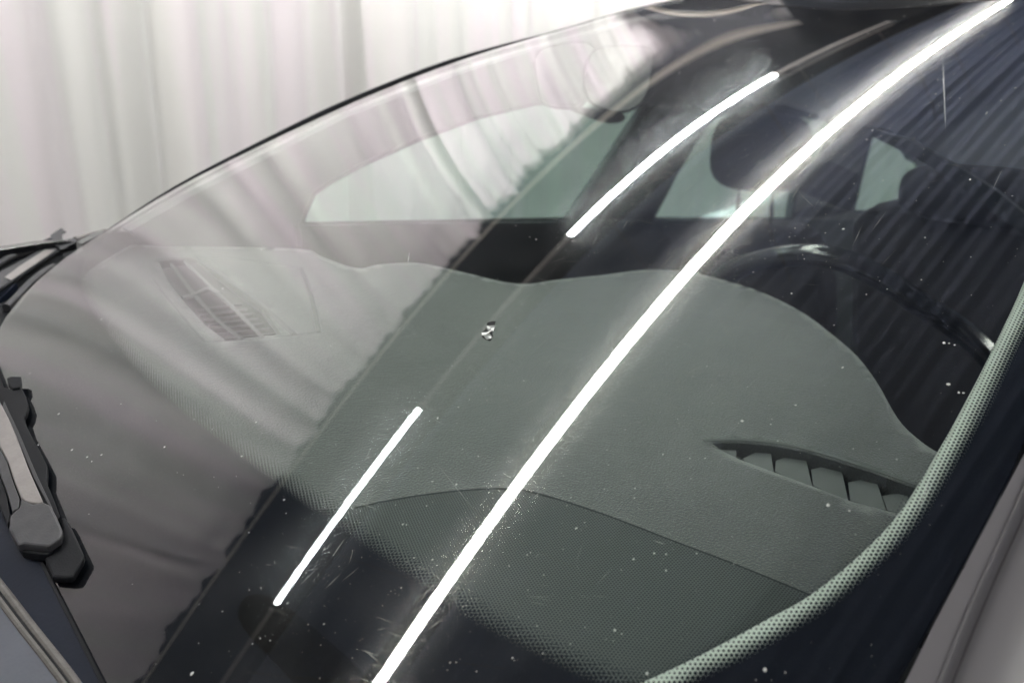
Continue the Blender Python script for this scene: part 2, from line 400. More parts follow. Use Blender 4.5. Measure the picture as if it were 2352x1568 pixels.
r_ = tube('curtain_rail', [(XC-.02, y, ZR) for y in np.linspace(-5.6, 6.3, 12)], .007, M_rail); tag(r_, 'pale thin curtain rail reflected as a fine line on the windscreen', 'curtain rail')
o = box('fill_light_blocker', (XC+.09, -6, 3.128), (XC+.115, 14, 4.0), M_wall); tag(o, kind='structure')  # added board keeping the fill lights behind the curtain off the ceiling
# added fill lights, unseen, brightening the curtain's upper half from behind
for y, pw in ((-3.5, .15), (-.6, .3), (1.9, 1.7), (4.2, 2.3), (5.9, 1.6)):
    ld = bpy.data.lights.new('curtain_fill_light', 'AREA'); ld.shape = 'RECTANGLE'; ld.size = 2.2; ld.size_y = .2; ld.energy = BACK_W*pw; ld.color = (1, .98, .985)
    lo = bpy.data.objects.new('curtain_fill_light', ld); COL.objects.link(lo); lo.location = (y, XC+.75, 2.90)
    lo.rotation_euler = Vector((0, -1, .02)).to_track_quat('-Z', 'Y').to_euler()
# the ceiling battens
def batten(x, y0, y1, z, lit, label, hw=.0235, grp='long ceiling batten lights'):
    t = empty('batten_light', label, 'ceiling light', grp); t.location = (y0, x, z)
    def P(n, lo, hi, m, bv=0):
        q = box(n, lo, hi, m, None, bv); q.parent = t; q.location = (-y0, -x, -z); return q
    P('housing', (x-hw-.008, y0, z+.018), (x+hw+.008, y1, z+.075), M_housing, .004)
    P('light_block_tray', (x-hw-.055, y0+.001, z+.0125), (x+hw+(.055 if hw > .018 else .001), y1-.001, z+.0165), M_tray)  # dark tray added to keep the diffuser's light off the ceiling
    # rounded diffuser
    V = []; F = []; K = 10
    for y in ((y0+.001, y1-.001) if hw > .018 else (y0+.006, y1-.006)):
        for k in range(K+1):
            a = math.pi*k/K; V.append((x+hw*math.cos(a), y, z+.012-hw*.6*math.sin(a)))
    for k in range(K): F.append((k, k+1, K+2+k, K+1+k))
    F += [tuple(range(K+1)), tuple(range(K+1, 2*K+2)), (0, K, 2*K+1, K+1)]
    q = obj('diffuser', V, F, lit or M_unlit, None, False); q.parent = t; q.location = (-y0, -x, -z)
    if not lit or hw < .018:
      for ya, yb in ((y0-.002, y0+.006), (y1-.006, y1+.002)): P('end_cap', (x-hw-.003, ya, z+.010-hw*.62), (x+hw+.003, yb, z+.011), M_cap, .001)
    for yy in (y0+.3, y1-.3): P('suspension_wire', (x-.002, yy-.002, z+.077), (x+.002, yy+.002, 3.93), M_housing)
    return t
X1, X2, ZT = 2.255, 1.59, 2.975
for y0, y1, l in ((4.22, 6.2, None), (1.80, 4.20, M_tube_a), (.53, 1.78, None), (-.58, .51, M_tube_a), (-2.9, -.6, None)):
    batten(X1, y0, y1, ZT, l, ('lit' if l else 'unlit')+' ceiling batten in the row nearest the curtain, %s' % {4.22: 'running past the car', 1.80: 'seen as the upper short streak', .53: 'between the two short streaks', -.58: 'seen as the lower short streak', -2.9: 'ahead of the windscreen'}[y0], .0125)
for y0, y1, s in ((4.575, 6.25, 'at the top right corner of the glass'), (1.949, 4.572, 'seen crossing above the headrests'), (-.212, 1.946, 'seen across the dashboard top'), (-2.4, -.215, 'seen over the black frit border')):
    batten(X2, y0, y1, ZT, M_tube_b, 'lit batten of the long row, section '+s)
for y0 in (-1.6, 1.0): batten(-1.5, y0, y0+2.4, ZT, M_tube_b, 'added lit ceiling batten, out of view on the camera side of the car, '+('front' if y0 < 0 else 'rear')+' section')  # unseen row added to light the bonnet and near parts

# ================================================================== THE CAR
car = empty('car', 'dark grey car with a raked windscreen, seen close up over the near wiper', 'car')

# ---- windscreen plan outline (x across, y rearward), far side to near side
bot = [(1.385, .11), (1.375, .02), (1.32, -.07), (1.22, -.145), (1.13, -.194), (.926, -.242), (.742, -.276), (.564, -.305), (.42, -.312), (.28, -.275), (.17, -.20), (.10, -.12), (.068, -.045)]
near = [(.063, -.02), (.052, .10), (.046, .19), (.05, .5), (.08, .9), (.14, 1.25)]
top = [(.20, 1.36), (.33, 1.43), (.55, 1.53), (.72, 1.57), (.90, 1.61), (1.04, 1.63)]
farp = [(1.12, 1.56), (1.165, 1.35), (1.205, 1.12), (1.28, .86), (1.33, .62), (1.36, .42), (1.385, .25)]
plan = bot+near+top+farp
V, F = region(smooth_poly(plan, it=1), [], .016)
V3 = np.c_[V, surf(V[:, 0], V[:, 1])]
VV, FF, nf = solid(V3, F, (0, 0, -.005))
ws = obj('windscreen', VV, FF, [M_glass, M_glass_in], car, True)
nrm = [p.normal.z for p in ws.data.polygons]
for p in ws.data.polygons:
    p.material_index = 0 if p.normal.z > .05 else 1
    if abs(p.normal.z) < .2: p.use_smooth = False
# ---- frit print
clear = [on_surf(*p)[:2] for p in ((215, 560), (192, 600), (205, 680), (300, 810), (400, 905), (500, 985), (640, 1088), (730, 1150), (840, 1225), (1020, 1345), (1100, 1400), (1200, 1452), (1350, 1525), (1500, 1575))]
clear += [on_surf(*p)[:2] for p in ((1606, 1522), (1722, 1468), (1878, 1376), (1996, 1280), (2090, 1184), (2168, 1070), (2250, 932), (2321, 792), (2393, 644))]
clear += [(.09, .6), (.12, .9), (.17, 1.22), (.25, 1.33), (.5, 1.46), (.72, 1.50), (.88, 1.46), (1.0, 1.52), (1.09, 1.46), (1.14, 1.28), (1.18, 1.08), (1.255, .85), (1.31, .62), (1.345, .42), (1.368, .25), (1.37, .12)]
clear = catmull(clear, 5, True)
V, F = region(smooth_poly(plan, it=1), [], .010)
def sdist(P, L):
    P = np.asarray(P); L = np.asarray(L); d = np.full(len(P), 9.)
    for i in range(len(L)):
        a = L[i]; b = L[(i+1) % len(L)]; ab = b-a; t = np.clip(((P-a)@ab)/(ab@ab+1e-12), 0, 1)
        d = np.minimum(d, np.linalg.norm(P-(a+t[:, None]*ab), axis=1))
    return np.where(inside(P, L), -d, d)
sd = sdist(V, clear)
F2 = [f for f in F if max(sd[list(f)]) > -.022]
used = sorted({i for f in F2 for i in f}); ix = {k: i for i, k in enumerate(used)}
V3 = np.c_[V, surf(V[:, 0], V[:, 1])-.0062][used]
fr = obj('frit_border', V3, [tuple(ix[i] for i in f) for f in F2], M_frit, ws)
att = fr.data.attributes.new('edge', 'FLOAT', 'POINT'); att.data.foreach_set('value', [float(sd[k]) for k in used])
# ---- stone chip
def gp(px, py, off=.0006): return on_surf(px, py, off=off)
chip = px_slab('stone_chip', [(1119, 741), (1131, 738), (1139, 738), (1136, 747), (1137, 757), (1131, 765), (1133, 774), (1126, 783), (1117, 781), (1108, 774), (1106, 764), (1114, 758), (1118, 749)], lambda a, b: gp(a, b), (0, 0, .0004), mat('chip_dark_fracture', (.01, .012, .012), .2), ws, step=8)
M_cf = mat('chip_grey_facet', (.22, .24, .23), .3)
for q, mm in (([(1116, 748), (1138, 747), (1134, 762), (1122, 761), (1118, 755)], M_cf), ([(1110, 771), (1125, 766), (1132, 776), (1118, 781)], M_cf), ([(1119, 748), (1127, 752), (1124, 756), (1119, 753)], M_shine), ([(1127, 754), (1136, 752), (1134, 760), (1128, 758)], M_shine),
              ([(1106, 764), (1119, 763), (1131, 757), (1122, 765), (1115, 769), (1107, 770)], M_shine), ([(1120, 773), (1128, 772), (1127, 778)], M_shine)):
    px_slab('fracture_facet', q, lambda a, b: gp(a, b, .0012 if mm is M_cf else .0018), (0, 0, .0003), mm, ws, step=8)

px_slab('black_rubber_pad', [(546, 1425), (548, 1390), (565, 1368), (592, 1362), (630, 1372), (700, 1422), (790, 1500), (870, 1580), (800, 1640), (700, 1590), (600, 1490)], lambda a, b: on_surf(a, b, off=-.0052), (0, 0, -.0006), mat('matt_black_pad', (.001, .001, .0015), .9, spec=.05), ws, step=40, sm=1)
# ---- outer far edge seal and thin roof gutter
edge = catmull([(1.385, .11), (1.39, .25), (1.363, .42), (1.333, .62), (1.283, .86), (1.208, 1.12), (1.168, 1.35), (1.125, 1.56)], 10)
P3 = np.c_[edge, surf(edge[:, 0], edge[:, 1])-.001]
rr = np.interp(np.linspace(0, 1, len(P3)), [0, .15, .38, .56, .70, 1], [.001, .003, .0065, .006, .0018, .0018])
tube('far_edge_seal', P3, rr, M_rubber, car)

# ---- roof, continuing the glass surface to the rear
def top_y(x): return np.interp(x, [.14, .20, .33, .55, .72, .90, 1.04, 1.13], [1.25, 1.36, 1.43, 1.53, 1.57, 1.61, 1.62, 1.56])
V = []; F = []; NX, NY = 40, 30
for j in range(NY+1):
    for i in range(NX+1):
        x0 = .08+(1.135-.08)*i/NX; s = j/NY; xx = x0; y0 = float(top_y(min(max(xx, .14), 1.13)))+.012; y = y0+(3.5-y0)*s
        zb = float(surf(xx, y0)); gy = (float(surf(xx, y0))-float(surf(xx, y0-.02)))/.02; z = zb+gy*1.1*(1-math.exp(-(y-y0)/1.1))-.16*s**3
        V.append((xx, y, z))
for j in range(NY):
    for i in range(NX): F.append((j*(NX+1)+i, j*(NX+1)+i+1, (j+1)*(NX+1)+i+1, (j+1)*(NX+1)+i))
V, F, _ = solid(V, F, (0, 0, -.03)); obj('roof', V, F, M_black, car, True)

# ---- dashboard top, cut for the two vents
dz = lambda px, py, off=0.0: on_surf(px, py, dash_z, off)
def dash2(L): return [tuple(dz(*p)[:2]) for p in L]
far_edge = dash2([(300, 562), (450, 566), (690, 572), (740, 590), (820, 616), (870, 607), (960, 604), (1060, 624), (1190, 652), (1300, 640), (1480, 620), (1600, 629), (1730, 664), (1850, 722), (1950, 800), (2010, 872), (2060, 958), (2105, 1005), (2160, 1042), (2260, 1090)])
far_edge = [tuple(p) for p in catmull([np.array(p) for p in far_edge], 4)]
front = [(.09, .16), (.12, .0), (.18, -.12), (.30, -.155), (.60, -.15), (.75, -.135), (.95, -.10), (1.15, -.05), (1.28, 0.0), (1.345, .06)]
vent_px = [(1612, 1009), (1640, 1003), (1700, 1002), (1770, 1008), (1850, 1022), (1930, 1045), (2010, 1072), (2120, 1112), (2200, 1140), (2190, 1192), (2100, 1186), (2036, 1172), (1953, 1150), (1868, 1117), (1778, 1084), (1700, 1055), (1640, 1030)]
pvent_px = [(364, 600), (410, 596), (452, 590), (520, 645), (600, 705), (648, 768), (560, 777), (519, 783), (470, 745), (420, 690), (385, 645)]
slot = dash2([(1636, 1018), (1660, 1017), (1700, 1017), (1770, 1023), (1850, 1038), (1930, 1062), (2010, 1088), (2120, 1128), (2200, 1158), (2190, 1192), (2100, 1186), (2036, 1172), (1953, 1150), (1868, 1117), (1778, 1084), (1700, 1055), (1655, 1033)])
pvent = dash2(pvent_px)
V, F = region(far_edge+front, [slot, pvent], .016)
V3 = np.c_[V, dash_z(V[:, 0], V[:, 1])]; VV, FF, _ = solid(V3, F, (0, 0, -.05))
dash = obj('dashboard', VV, FF, M_dash, car)
for p in dash.data.polygons: p.use_smooth = abs(p.normal.z) > .5
# dark duct under the slots
for nm, poly in (('air_duct', [(1600, 990), (1900, 1010), (2240, 1130), (2240, 1210), (2000, 1190), (1600, 1050)]), ('air_duct', [(340, 580), (470, 575), (680, 770), (510, 800), (350, 640)])):
    px_slab(nm, poly, lambda a, b: dz(a, b)-np.array([0, 0, .045 if nm == 'air_duct' and a > 1000 else .012]), (0, 0, -.004), M_recess if poly[0][0] > 1000 else M_recess2, dash)
# near vent: raised lip and fins
lipc = catmull([dz(a, b)+np.array([0, 0, .0006]) for a, b in ((2180, 1140), (2120, 1119), (2010, 1080), (1930, 1054), (1850, 1031), (1770, 1016), (1700, 1010), (1655, 1010), (1625, 1011), (1616, 1013), (1640, 1027), (1700, 1053))], 6)
tube('vent_lip', lipc, np.interp(np.linspace(0, 1, len(lipc)), [0, .7, .82, 1], [.0034, .0028, .0012, .0006]), M_dash_trim, dash, 10, .35)
fins = [[(1656, 1034), (1690, 1024), (1691, 1050), (1676, 1044)], [(1704, 1054), (1740, 1036), (1768, 1028), (1778, 1085), (1730, 1067)], [(1780, 1082), (1782, 1058), (1806, 1048), (1848, 1043), (1866, 1116), (1820, 1101)],
        [(1868, 1115), (1863, 1078), (1890, 1071), (1931, 1069), (1948, 1148), (1900, 1130)], [(1953, 1149), (1948, 1107), (1975, 1102), (2011, 1100), (2036, 1171), (1990, 1160)], [(2038, 1171), (2026, 1138), (2050, 1134), (2081, 1133), (2110, 1186), (2075, 1180)]]
for fpx in fins:
    ymin = min(p[1] for p in fpx); ymax = max(p[1] for p in fpx)
    def fz(a, b, ymin=ymin, ymax=ymax): return dz(a, b, -.001-.012*(ymax-b)/(ymax-ymin))
    px_slab('vent_fin', fpx, fz, (.0, .002, -.004), M_dash_trim, dash, step=200)
# passenger vent: lengthwise rails, cross bar, small slats
def dtube(pts, r, m=M_dash_trim, nm='vent_rail'): return tube(nm, catmull([dz(a, b)+np.array([0, 0, -.0005]) for a, b in pts], 5), r, m, dash, 8, .6)
dtube([(392, 606), (440, 668), (500, 735), (556, 779)], .0035); dtube([(424, 600), (480, 655), (545, 715), (604, 776)], .0035)
dtube([(418, 684), (445, 678), (478, 664), (502, 674)], .006)
for t in np.linspace(.52, .97, 8):
    a = np.array([372, 612])*(1-t)+np.array([519, 783])*t; b = np.array([452, 596])*(1-t)+np.array([648, 770])*t
    tube('vent_slat', [dz(*a)+np.array([0, 0, -.009]), dz(*((a+b)/2))+np.array([0, 0, -.009]), dz(*b)+np.array([0, 0, -.009])], .0022, M_dash_trim, dash, 6)
# panel ridges round the passenger vent
for pts, r in (([(445, 590), (520, 640), (600, 700), (676, 768)], .0045), ([(690, 616), (705, 650), (720, 705), (732, 762)], .0040), ([(350, 640), (400, 705), (470, 785)], .0016), ([(470, 785), (560, 780), (676, 769), (732, 762)], .0014), ([(445, 590), (560, 596), (690, 616)], .0016)):
    tube('panel_ridge', catmull([dz(a, b) for a, b in pts], 6), r, M_dash_trim, dash, 8, .5)
# perforated panel and its groove
gl_px = [(815, 1172), (880, 1158), (960, 1144), (1050, 1133), (1130, 1128), (1200, 1131), (1290, 1155), (1400, 1192), (1550, 1250), (1700, 1307), (1860, 1373), (1960, 1415)]
perf = dash2(gl_px)+[(.135, .02), (.19, -.10), (.32, -.145), (.56, -.14), (.62, -.10)]
V, F = region(perf, [], .02); V3 = np.c_[V, dash_z(V[:, 0], V[:, 1])+.0025]; VV, FF, _ = solid(V3, F, (0, 0, -.002)); obj('perforated_panel', VV, FF, M_perf, dash)
tube('panel_groove', catmull([dz(a, b-2) for a, b in gl_px], 5), .0022, M_recess, dash, 6, 1.3)
tube('panel_lip', catmull([dz(a, b+6)+np.array([0, 0, .0015]) for a, b in gl_px], 5), .0009, M_dash_trim, dash, 6, 1)

# ---- beaded sealing cord along the near edge
cin = [(1440, 1600), (1560, 1538), (1640, 1498), (1750, 1440), (1850, 1385), (1960, 1300), (2060, 1192), (2140, 1068), (2220, 925), (2300, 770), (2352, 660), (2420, 500)]
cout = [(1520, 1640), (1625, 1592), (1710, 1552), (1830, 1490), (1930, 1420), (2050, 1325), (2145, 1220), (2225, 1090), (2305, 950), (2385, 800), (2440, 690), (2520, 540)]
PI_ = catmull([on_surf(*p, off=-.028) for p in cin], 16); PO = catmull([on_surf(*p, off=-.028) for p in cout], 16)
CP = (PI_+PO)/2; CR = np.linalg.norm(PO-PI_, axis=1)/2*1.06
M_bead.node_tree.nodes['Principled BSDF'].inputs['Sheen Weight'].default_value = 1.0
cord = tube('beaded_sealing_cord', CP, CR, M_bead, car, 20)
# ---- near pillar trim, out of focus at lower right
def plan_slab(name, poly, zf, th, m, step, bv=0):
    V, F = region(poly, [], step); V3 = np.c_[V, [float(zf(x, y)) for x, y in V]]; VV, FF, _ = solid(V3, F, (0, 0, -th)); o = obj(name, VV, FF, m, car, True)
    if bv: bevel(o, bv)
    return o
pin = [tuple(on_surf(a, b, off=.012)[:2]) for a, b in ((2062, 1600), (2140, 1440), (2230, 1270), (2352, 1040), (2420, 915))]
pil_z = lambda x, y: surf(max(x, .03), y)+.012-.28*(math.sqrt((x-.02)**2+.0004)-(x-.02))
plan_slab('near_pillar_trim', pin+[(.035, .36), (.038, .6), (.065, .95), (.12, 1.3), (.18, 1.42), (.02, 1.42), (-.06, 1.0), (-.10, .5), (-.12, .1), (-.12, -.12), (-.02, -.16)], pil_z, .02, mat('dark_grey_pillar', (.145, .138, .145), .32, coat=.4), .016)
lp = [tuple(on_surf(a, b, off=.012)) for a, b in ((2150, 1620), (2240, 1400), (2330, 1200), (2420, 1010))]+[(x, y, pil_z(x, y)) for x, y in ((.012, .36), (.012, .6), (.035, .95), (.085, 1.3))]
tube('pillar_moulding', catmull(lp, 6), .004, mat('pillar_moulding_grey', (.06, .057, .062), .35), car, 8, .6)

# ---- cabin seen through the glass
door_outer = [(300, 530), (420, 462), (600, 370), (800, 268), (1040, 176), (1250, 108), (1470, 50), (1600, 40), (1700, 46), (2100, 8), (2500, 0), (2500, 1000), (1900, 1000), (1400, 800), (690, 640), (560, 580), (330, 563)]
W1 = [(694, 515), (702, 488), (722, 445), (760, 418), (830, 380), (960, 322), (1100, 270), (1230, 239), (1350, 232), (1485, 245), (1398, 375), (1312, 502), (1000, 509)]
W2 = [(1500, 502), (1550, 405), (1601, 320), (1640, 270), (1700, 246), (1800, 247), (1880, 268), (1935, 290), (1895, 360), (1830, 440), (1820, 502)]
W3 = [(2006, 298), (1980, 400), (1961, 484), (2050, 490), (2170, 495), (2170, 400), (2101, 368), (2076, 330), (2040, 305)]
body = px_slab('far_side_panel', door_outer, lambda a, b: side(a, b), (.03, 0, 0), M_pillar, car, holes=[W1, W2, W3], step=90)
for Wp in (W1, W2, W3):
    cx, cy = np.mean(Wp, axis=0); Wi = [(cx+(x-cx)*1.01, cy+(y-cy)*1.01) for x, y in Wp]
    px_slab('side_window', Wi, lambda a, b: side(a, b, .012), (.004, 0, 0), M_side, body, step=400)
    ring = dens(Wp, 40); tube('window_seal', np.array([side(a, b, -.004) for a, b in ring+ring[:1]]), .005, M_rubber, body, 6)
px_slab('pillar_foot_cover', [(188, 560), (240, 534), (330, 532), (430, 562), (330, 640), (200, 660)], lambda a, b: at_x(a, b, 1.405), (.02, 0, 0), M_dash, car, step=60)
# darker lining: door card, pillars and rear quarter
M_card = mat('door_card', (.045, .052, .058), .7, bump=.2, bscale=300)
px_slab('door_card', [(690, 519), (1000, 513), (1500, 507), (2000, 505), (2500, 520), (2500, 1000), (1900, 1000), (1400, 800), (700, 650)], lambda a, b: side(a, b, -.03), (.02, 0, 0), M_card, car, step=200)
px_slab('door_pillar', [(1486, 244), (1568, 250), (1598, 318), (1548, 404), (1500, 506), (1314, 506), (1400, 377)], lambda a, b: side(a, b, -.02), (.015, 0, 0), M_dark, car, step=200, bv=.004)
px_slab('rear_pillar', [(1937, 290), (2004, 300), (1978, 400), (1960, 490), (1950, 520), (1822, 510), (1832, 442), (1897, 362)], lambda a, b: side(a, b, -.02), (.015, 0, 0), M_dark, car, step=200, bv=.004)
tube('seat_belt', catmull([side(a, b, -.05) for a, b in ((1520, 262), (1490, 300), (1450, 390), (1400, 470), (1360, 560))], 5), .010, mat('belt_webbing', (.09, .085, .09), .8), car, 8, .2)
px_slab('rear_window_header', [(1600, 236), (1780, 236), (2352, 262), (2500, 272), (2500, 312), (2352, 300), (1990, 288), (1780, 262), (1640, 262)], lambda a, b: side(a, b, -.06), (.02, 0, 0), M_dark, car, step=300)
px_slab('roof_lining_edge', [(1755, 178), (1900, 132), (2110, 84), (2130, 104), (1960, 152), (1800, 205), (1740, 225)], lambda a, b: side(a, b, -.08), (.02, 0, 0), M_dark, car, step=300)
px_slab('luggage_cover_strap', [(2010, 300), (2090, 322), (2190, 378), (2290, 440), (2400, 530), (2380, 560), (2270, 480), (2180, 408), (2100, 362), (2000, 312)], lambda a, b: at_y(a, b, 1.2), (0, .02, 0), M_dark, car, step=300)
M_lining = mat('rear_cabin_lining_cloth', (.34, .36, .42), .8)
px_slab('rear_cabin_lining', [(1640, 60), (2560, 30), (2560, 540), (2110, 520), (2104, 372), (2080, 325), (2040, 296), (1940, 284), (1800, 240), (1640, 235)], lambda a, b: at_d(a, b, 3.25), tuple(ray(2100, 200)*.02), M_lining, car, step=120)
box('cabin_floor', (.03, .15, .25), (1.40, 3.6, .3), M_dark, car)
box('tailgate_panel', (.03, 3.6, .25), (1.3, 3.65, .40), M_dark, car)
box('near_door', (-.13, .3, .25), (-.09, 3.6, 1.06), M_black, car, .01)
box('near_wing', (-.14, -1.5, .25), (-.10, .29, .93), M_paint, car, .01)
# instrument hood shadow box behind the dash edge
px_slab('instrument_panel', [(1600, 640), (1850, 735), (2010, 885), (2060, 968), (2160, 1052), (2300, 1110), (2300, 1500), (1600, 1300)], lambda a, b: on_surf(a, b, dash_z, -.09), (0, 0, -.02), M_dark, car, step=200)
# seats
def seat(lab, hx, hpx, hw, hh, back_px, yb):
    s = empty('seat'); s.parent = car; s['label'] = lab
    c = at_x(*hpx, hx)
    superblob('headrest', c, hw, .055, hh, M_fabric, s, .62, -.25)
    return s, c
s1, c1 = seat('passenger seat, its rounded headrest upright in the window', 1.05, (1746, 350), .150, .118, None, 2)
for dx in (-.055, .055):
    tube('headrest_post', [c1+np.array([dx, -.0, -.08]), c1+np.array([dx, .0, -.16]), c1+np.array([dx, .02, -.26])], .007, M_dark, s1, 8)
px_slab('backrest', [(1560, 560), (1640, 520), (1800, 515), (1870, 560), (1900, 700), (1880, 900), (1500, 900)], lambda a, b: at_y(a, b, c1[1]-.02), (0, .12, 0), M_fabric, s1, step=300, bv=.02, sm=1)
s2, c2 = seat('driver seat close behind the steering wheel', .36, (2240, 447), .150, .060, None, 1.5)
px_slab('backrest', [(1952, 512), (1985, 484), (2060, 468), (2140, 476), (2240, 500), (2400, 530), (2700, 560), (2700, 1200), (2000, 1200), (1950, 800)], lambda a, b: at_y(a, b, c2[1]+.0), (0, .14, 0), M_fabric, s2, step=200, bv=.02)
# steering wheel rim
wpts = [(1560, 790), (1600, 700), (1650, 632), (1700, 598), (1770, 578), (1850, 570), (1930, 580), (2020, 620), (2110, 680), (2200, 738), (2290, 820), (2350, 920), (2370, 1040)]
wh = empty('steering_wheel'); wh.parent = car
tube('rim', catmull([at_y(a, b+16, .99) for a, b in wpts], 8), .021, M_wheel, wh, 16)
# interior mirror and sensor housing
mh = empty('rear_view_mirror'); mh.parent = car
def atm(px, py, e=.06): h = on_surf(px, py); return h+ray(px, py)*e
M_mir = mat('mirror_housing_plastic', (.88, .88, .86), .6)
px_slab('mirror_head', [(1372, 110), (1440, 102), (1498, 108), (1503, 135), (1494, 200), (1475, 240), (1430, 262), (1378, 250), (1352, 232), (1338, 190), (1350, 130)], lambda a, b: at_d(a, b, 1.93), tuple(ray(1420, 180)*.06), M_mir, mh, step=60, bv=.008, sm=2)
px_slab('sensor_housing', [(1222, 118), (1300, 96), (1372, 98), (1365, 160), (1345, 248), (1290, 250), (1245, 242), (1234, 200)], lambda a, b: at_d(a, b, 2.0), tuple(ray(1300, 180)*.08), mat('sensor_housing_plastic', (.55, .56, .55), .6), mh, step=60, bv=.01, sm=1)
for nm_, poly_, dd_ in (('mirror_rim', [(1372, 110), (1440, 102), (1498, 108), (1503, 135), (1494, 200), (1475, 240), (1430, 262), (1378, 250), (1352, 232), (1338, 190), (1350, 130)], 1.926), ('housing_seam', [(1222, 118), (1300, 96), (1372, 98), (1365, 160), (1345, 248), (1290, 250), (1245, 242), (1234, 200)], 1.996)):
    rp = smooth_poly(poly_, it=2); tube(nm_, np.array([at_d(a, b, dd_) for a, b in rp+rp[:1]]), .0032, M_dark, mh, 6)
px_slab('mirror_stem', [(1290, 245), (1380, 250), (1440, 262), (1430, 282), (1392, 285), (1330, 262)], lambda a, b: at_d(a, b, 1.98), tuple(ray(1380, 260)*.03), M_dark, mh, step=60, sm=1)

# ---- cowl, hood seal, bonnet
edge_px = [(-60, 902), (0, 1082), (45, 1192), (95, 1293), (165, 1433), (240, 1578), (300, 1700)]
cow = [tuple(on_surf(a, b)[:2]) for a, b in edge_px]
sea_px = [(-160, 1180), (-60, 1270), (0, 1342), (75, 1440), (140, 1522), (190, 1592), (250, 1700)]
sea = [tuple(on_surf(a, b)[:2]) for a, b in sea_px]
plan_slab('cowl_panel', [(1.40, -.03), (1.36, -.09), (1.28, -.14)]+cow+[(.42, -.335), (.27, -.30), (.12, -.18), (.02, -.10), (-.08, -.12), (-.05, -.24), (.10, -.36), (.24, -.42)]+sea[::-1]+[(1.28, -.31), (1.42, -.20), (1.45, -.06)], lambda x, y: surf(x, y)+.002, .02, M_cowl, .03)
px_slab('windscreen_edge_strip', [(246, 1578), (97, 1286), (92, 1292), (236, 1578)], lambda a, b: on_surf(a, b, off=.0035), (0, 0, -.003), M_rubber, car, step=60)
for k, (dx, r, mm) in enumerate(((0, .0038, M_seal), (-12, .0030, M_rubber), (-22, .0036, M_seal))):
    tube('hood_seal', catmull([on_surf(a+dx, b+dx*-.3, off=.004) for a, b in ((-160, 1180), (-60, 1270), (0, 1342), (75, 1440), (140, 1522), (190, 1592), (250, 1700))], 6), r, mm, car, 10)
bon = [tuple(on_surf(a, b)[:2]) for a, b in ((-190, 1195), (-95, 1285), (-20, 1345), (55, 1448), (118, 1528), (168, 1598), (225, 1700))]
plan_slab('bonnet', [(1.50, -.18), (1.30, -.33)]+bon+[(.26, -.435), (.10, -.375), (-.05, -.27), (-.12, -.27), (-.12, -1.5), (.7, -1.62), (1.54, -1.5), (1.54, -.2)], lambda x, y: surf(x, max(y, -.45))+.006-.10*max(0, -.45-y)-.22*max(0, x-1.1)**2, .02, M_paint, .04)
# far wing / bonnet corner, dark, just below the curtain hem at left
px_slab('far_wing', [(-200, 610), (0, 572), (90, 558), (150, 552), (200, 560), (150, 610), (60, 700), (-200, 800)], lambda a, b: at_x(a, b, 1.5), (.02, 0, -.0), M_black, car, step=100, bv=.003)

# ---- near wiper (lower left)
def wz(zx, zy): return (zx*.46, 846.7+zy*.46)
def wslab(name, zp, off, th, m, parent, bv=.0012):
    return px_slab(name, [wz(*p) for p in zp], lambda a, b: on_surf(a, b, off=off), (0, 0, -th), m, parent, step=400, bv=bv)
w1 = empty('wiper'); w1.parent = car; w1['label'] = 'near wiper with grey arm and flared black end cap'
wslab('wiper_blade', [(-200, -260), (-40, -60), (20, 90), (60, 100), (105, 92), (128, 135), (142, 180), (134, 215), (120, 240), (135, 290), (157, 332), (200, 410), (235, 480), (237, 520), (234, 568), (268, 650), (300, 735), (270, 770), (215, 680), (120, 420), (0, 190), (-120, -60)], .010, .007, M_rubber, w1)
wslab('blade_lip', [(20, 160), (100, 330), (180, 520), (265, 700), (258, 708), (165, 535), (85, 350), (10, 190)], .0112, .001, M_arm, w1, .0004)
wslab('wiper_clip', [(35, 45), (60, 36), (105, 38), (108, 70), (98, 92), (62, 98), (40, 76)], .013, .006, M_rubber, w1)
wslab('wiper_arm', [(-160, -200), (0, 165), (40, 240), (80, 330), (140, 490), (216, 664), (190, 672), (165, 668), (128, 660), (104, 640), (72, 560), (40, 460), (0, 385), (-150, 100)], .017, .005, M_armlight, w1)
wslab('arm_channel', [(-150, 110), (0, 392), (36, 462), (66, 562), (98, 645), (96, 690), (62, 712), (36, 620), (-8, 500), (-150, 240)], .014, .005, M_arm, w1)
wslab('arm_shade_strip', [(-150, 250), (-8, 510), (36, 640), (50, 730), (38, 780), (0, 690), (-150, 400)], .0115, .006, M_rubber, w1)  # shaded side of the arm put in as a dark strip
wslab('arm_end_cap', [(48, 735), (66, 716), (96, 690), (104, 645), (135, 660), (165, 672), (216, 664), (255, 682), (285, 740), (312, 805), (304, 842), (240, 886), (180, 880), (118, 872), (92, 880), (70, 850), (44, 800)], .020, .008, M_arm, w1, .002)
wslab('end_cap_face', [(88, 880), (118, 872), (180, 882), (240, 888), (304, 844), (300, 870), (262, 900), (240, 925), (190, 925), (110, 910)], .013, .008, M_rubber, w1)
wslab('blade_end_cap', [(300, 742), (330, 740), (345, 765), (385, 850), (421, 930), (418, 945), (364, 1036), (330, 1042), (262, 1036), (245, 1000), (222, 945), (250, 920), (306, 862), (314, 800)], .010, .007, M_rubber, w1, .002)
for a, b in (((96+0, 1000), (99, 1110)), ((107, 1115), (109, 1190))):
    tube('hairline_scratch', [on_surf(a[0], a[1]+20+270-290+0, off=.0032), on_surf((a[0]+b[0])/2, (a[1]+b[1])/2+0, off=.0032), on_surf(b[0], b[1], off=.0032)], .00035, M_white, w1, 5) if False else None
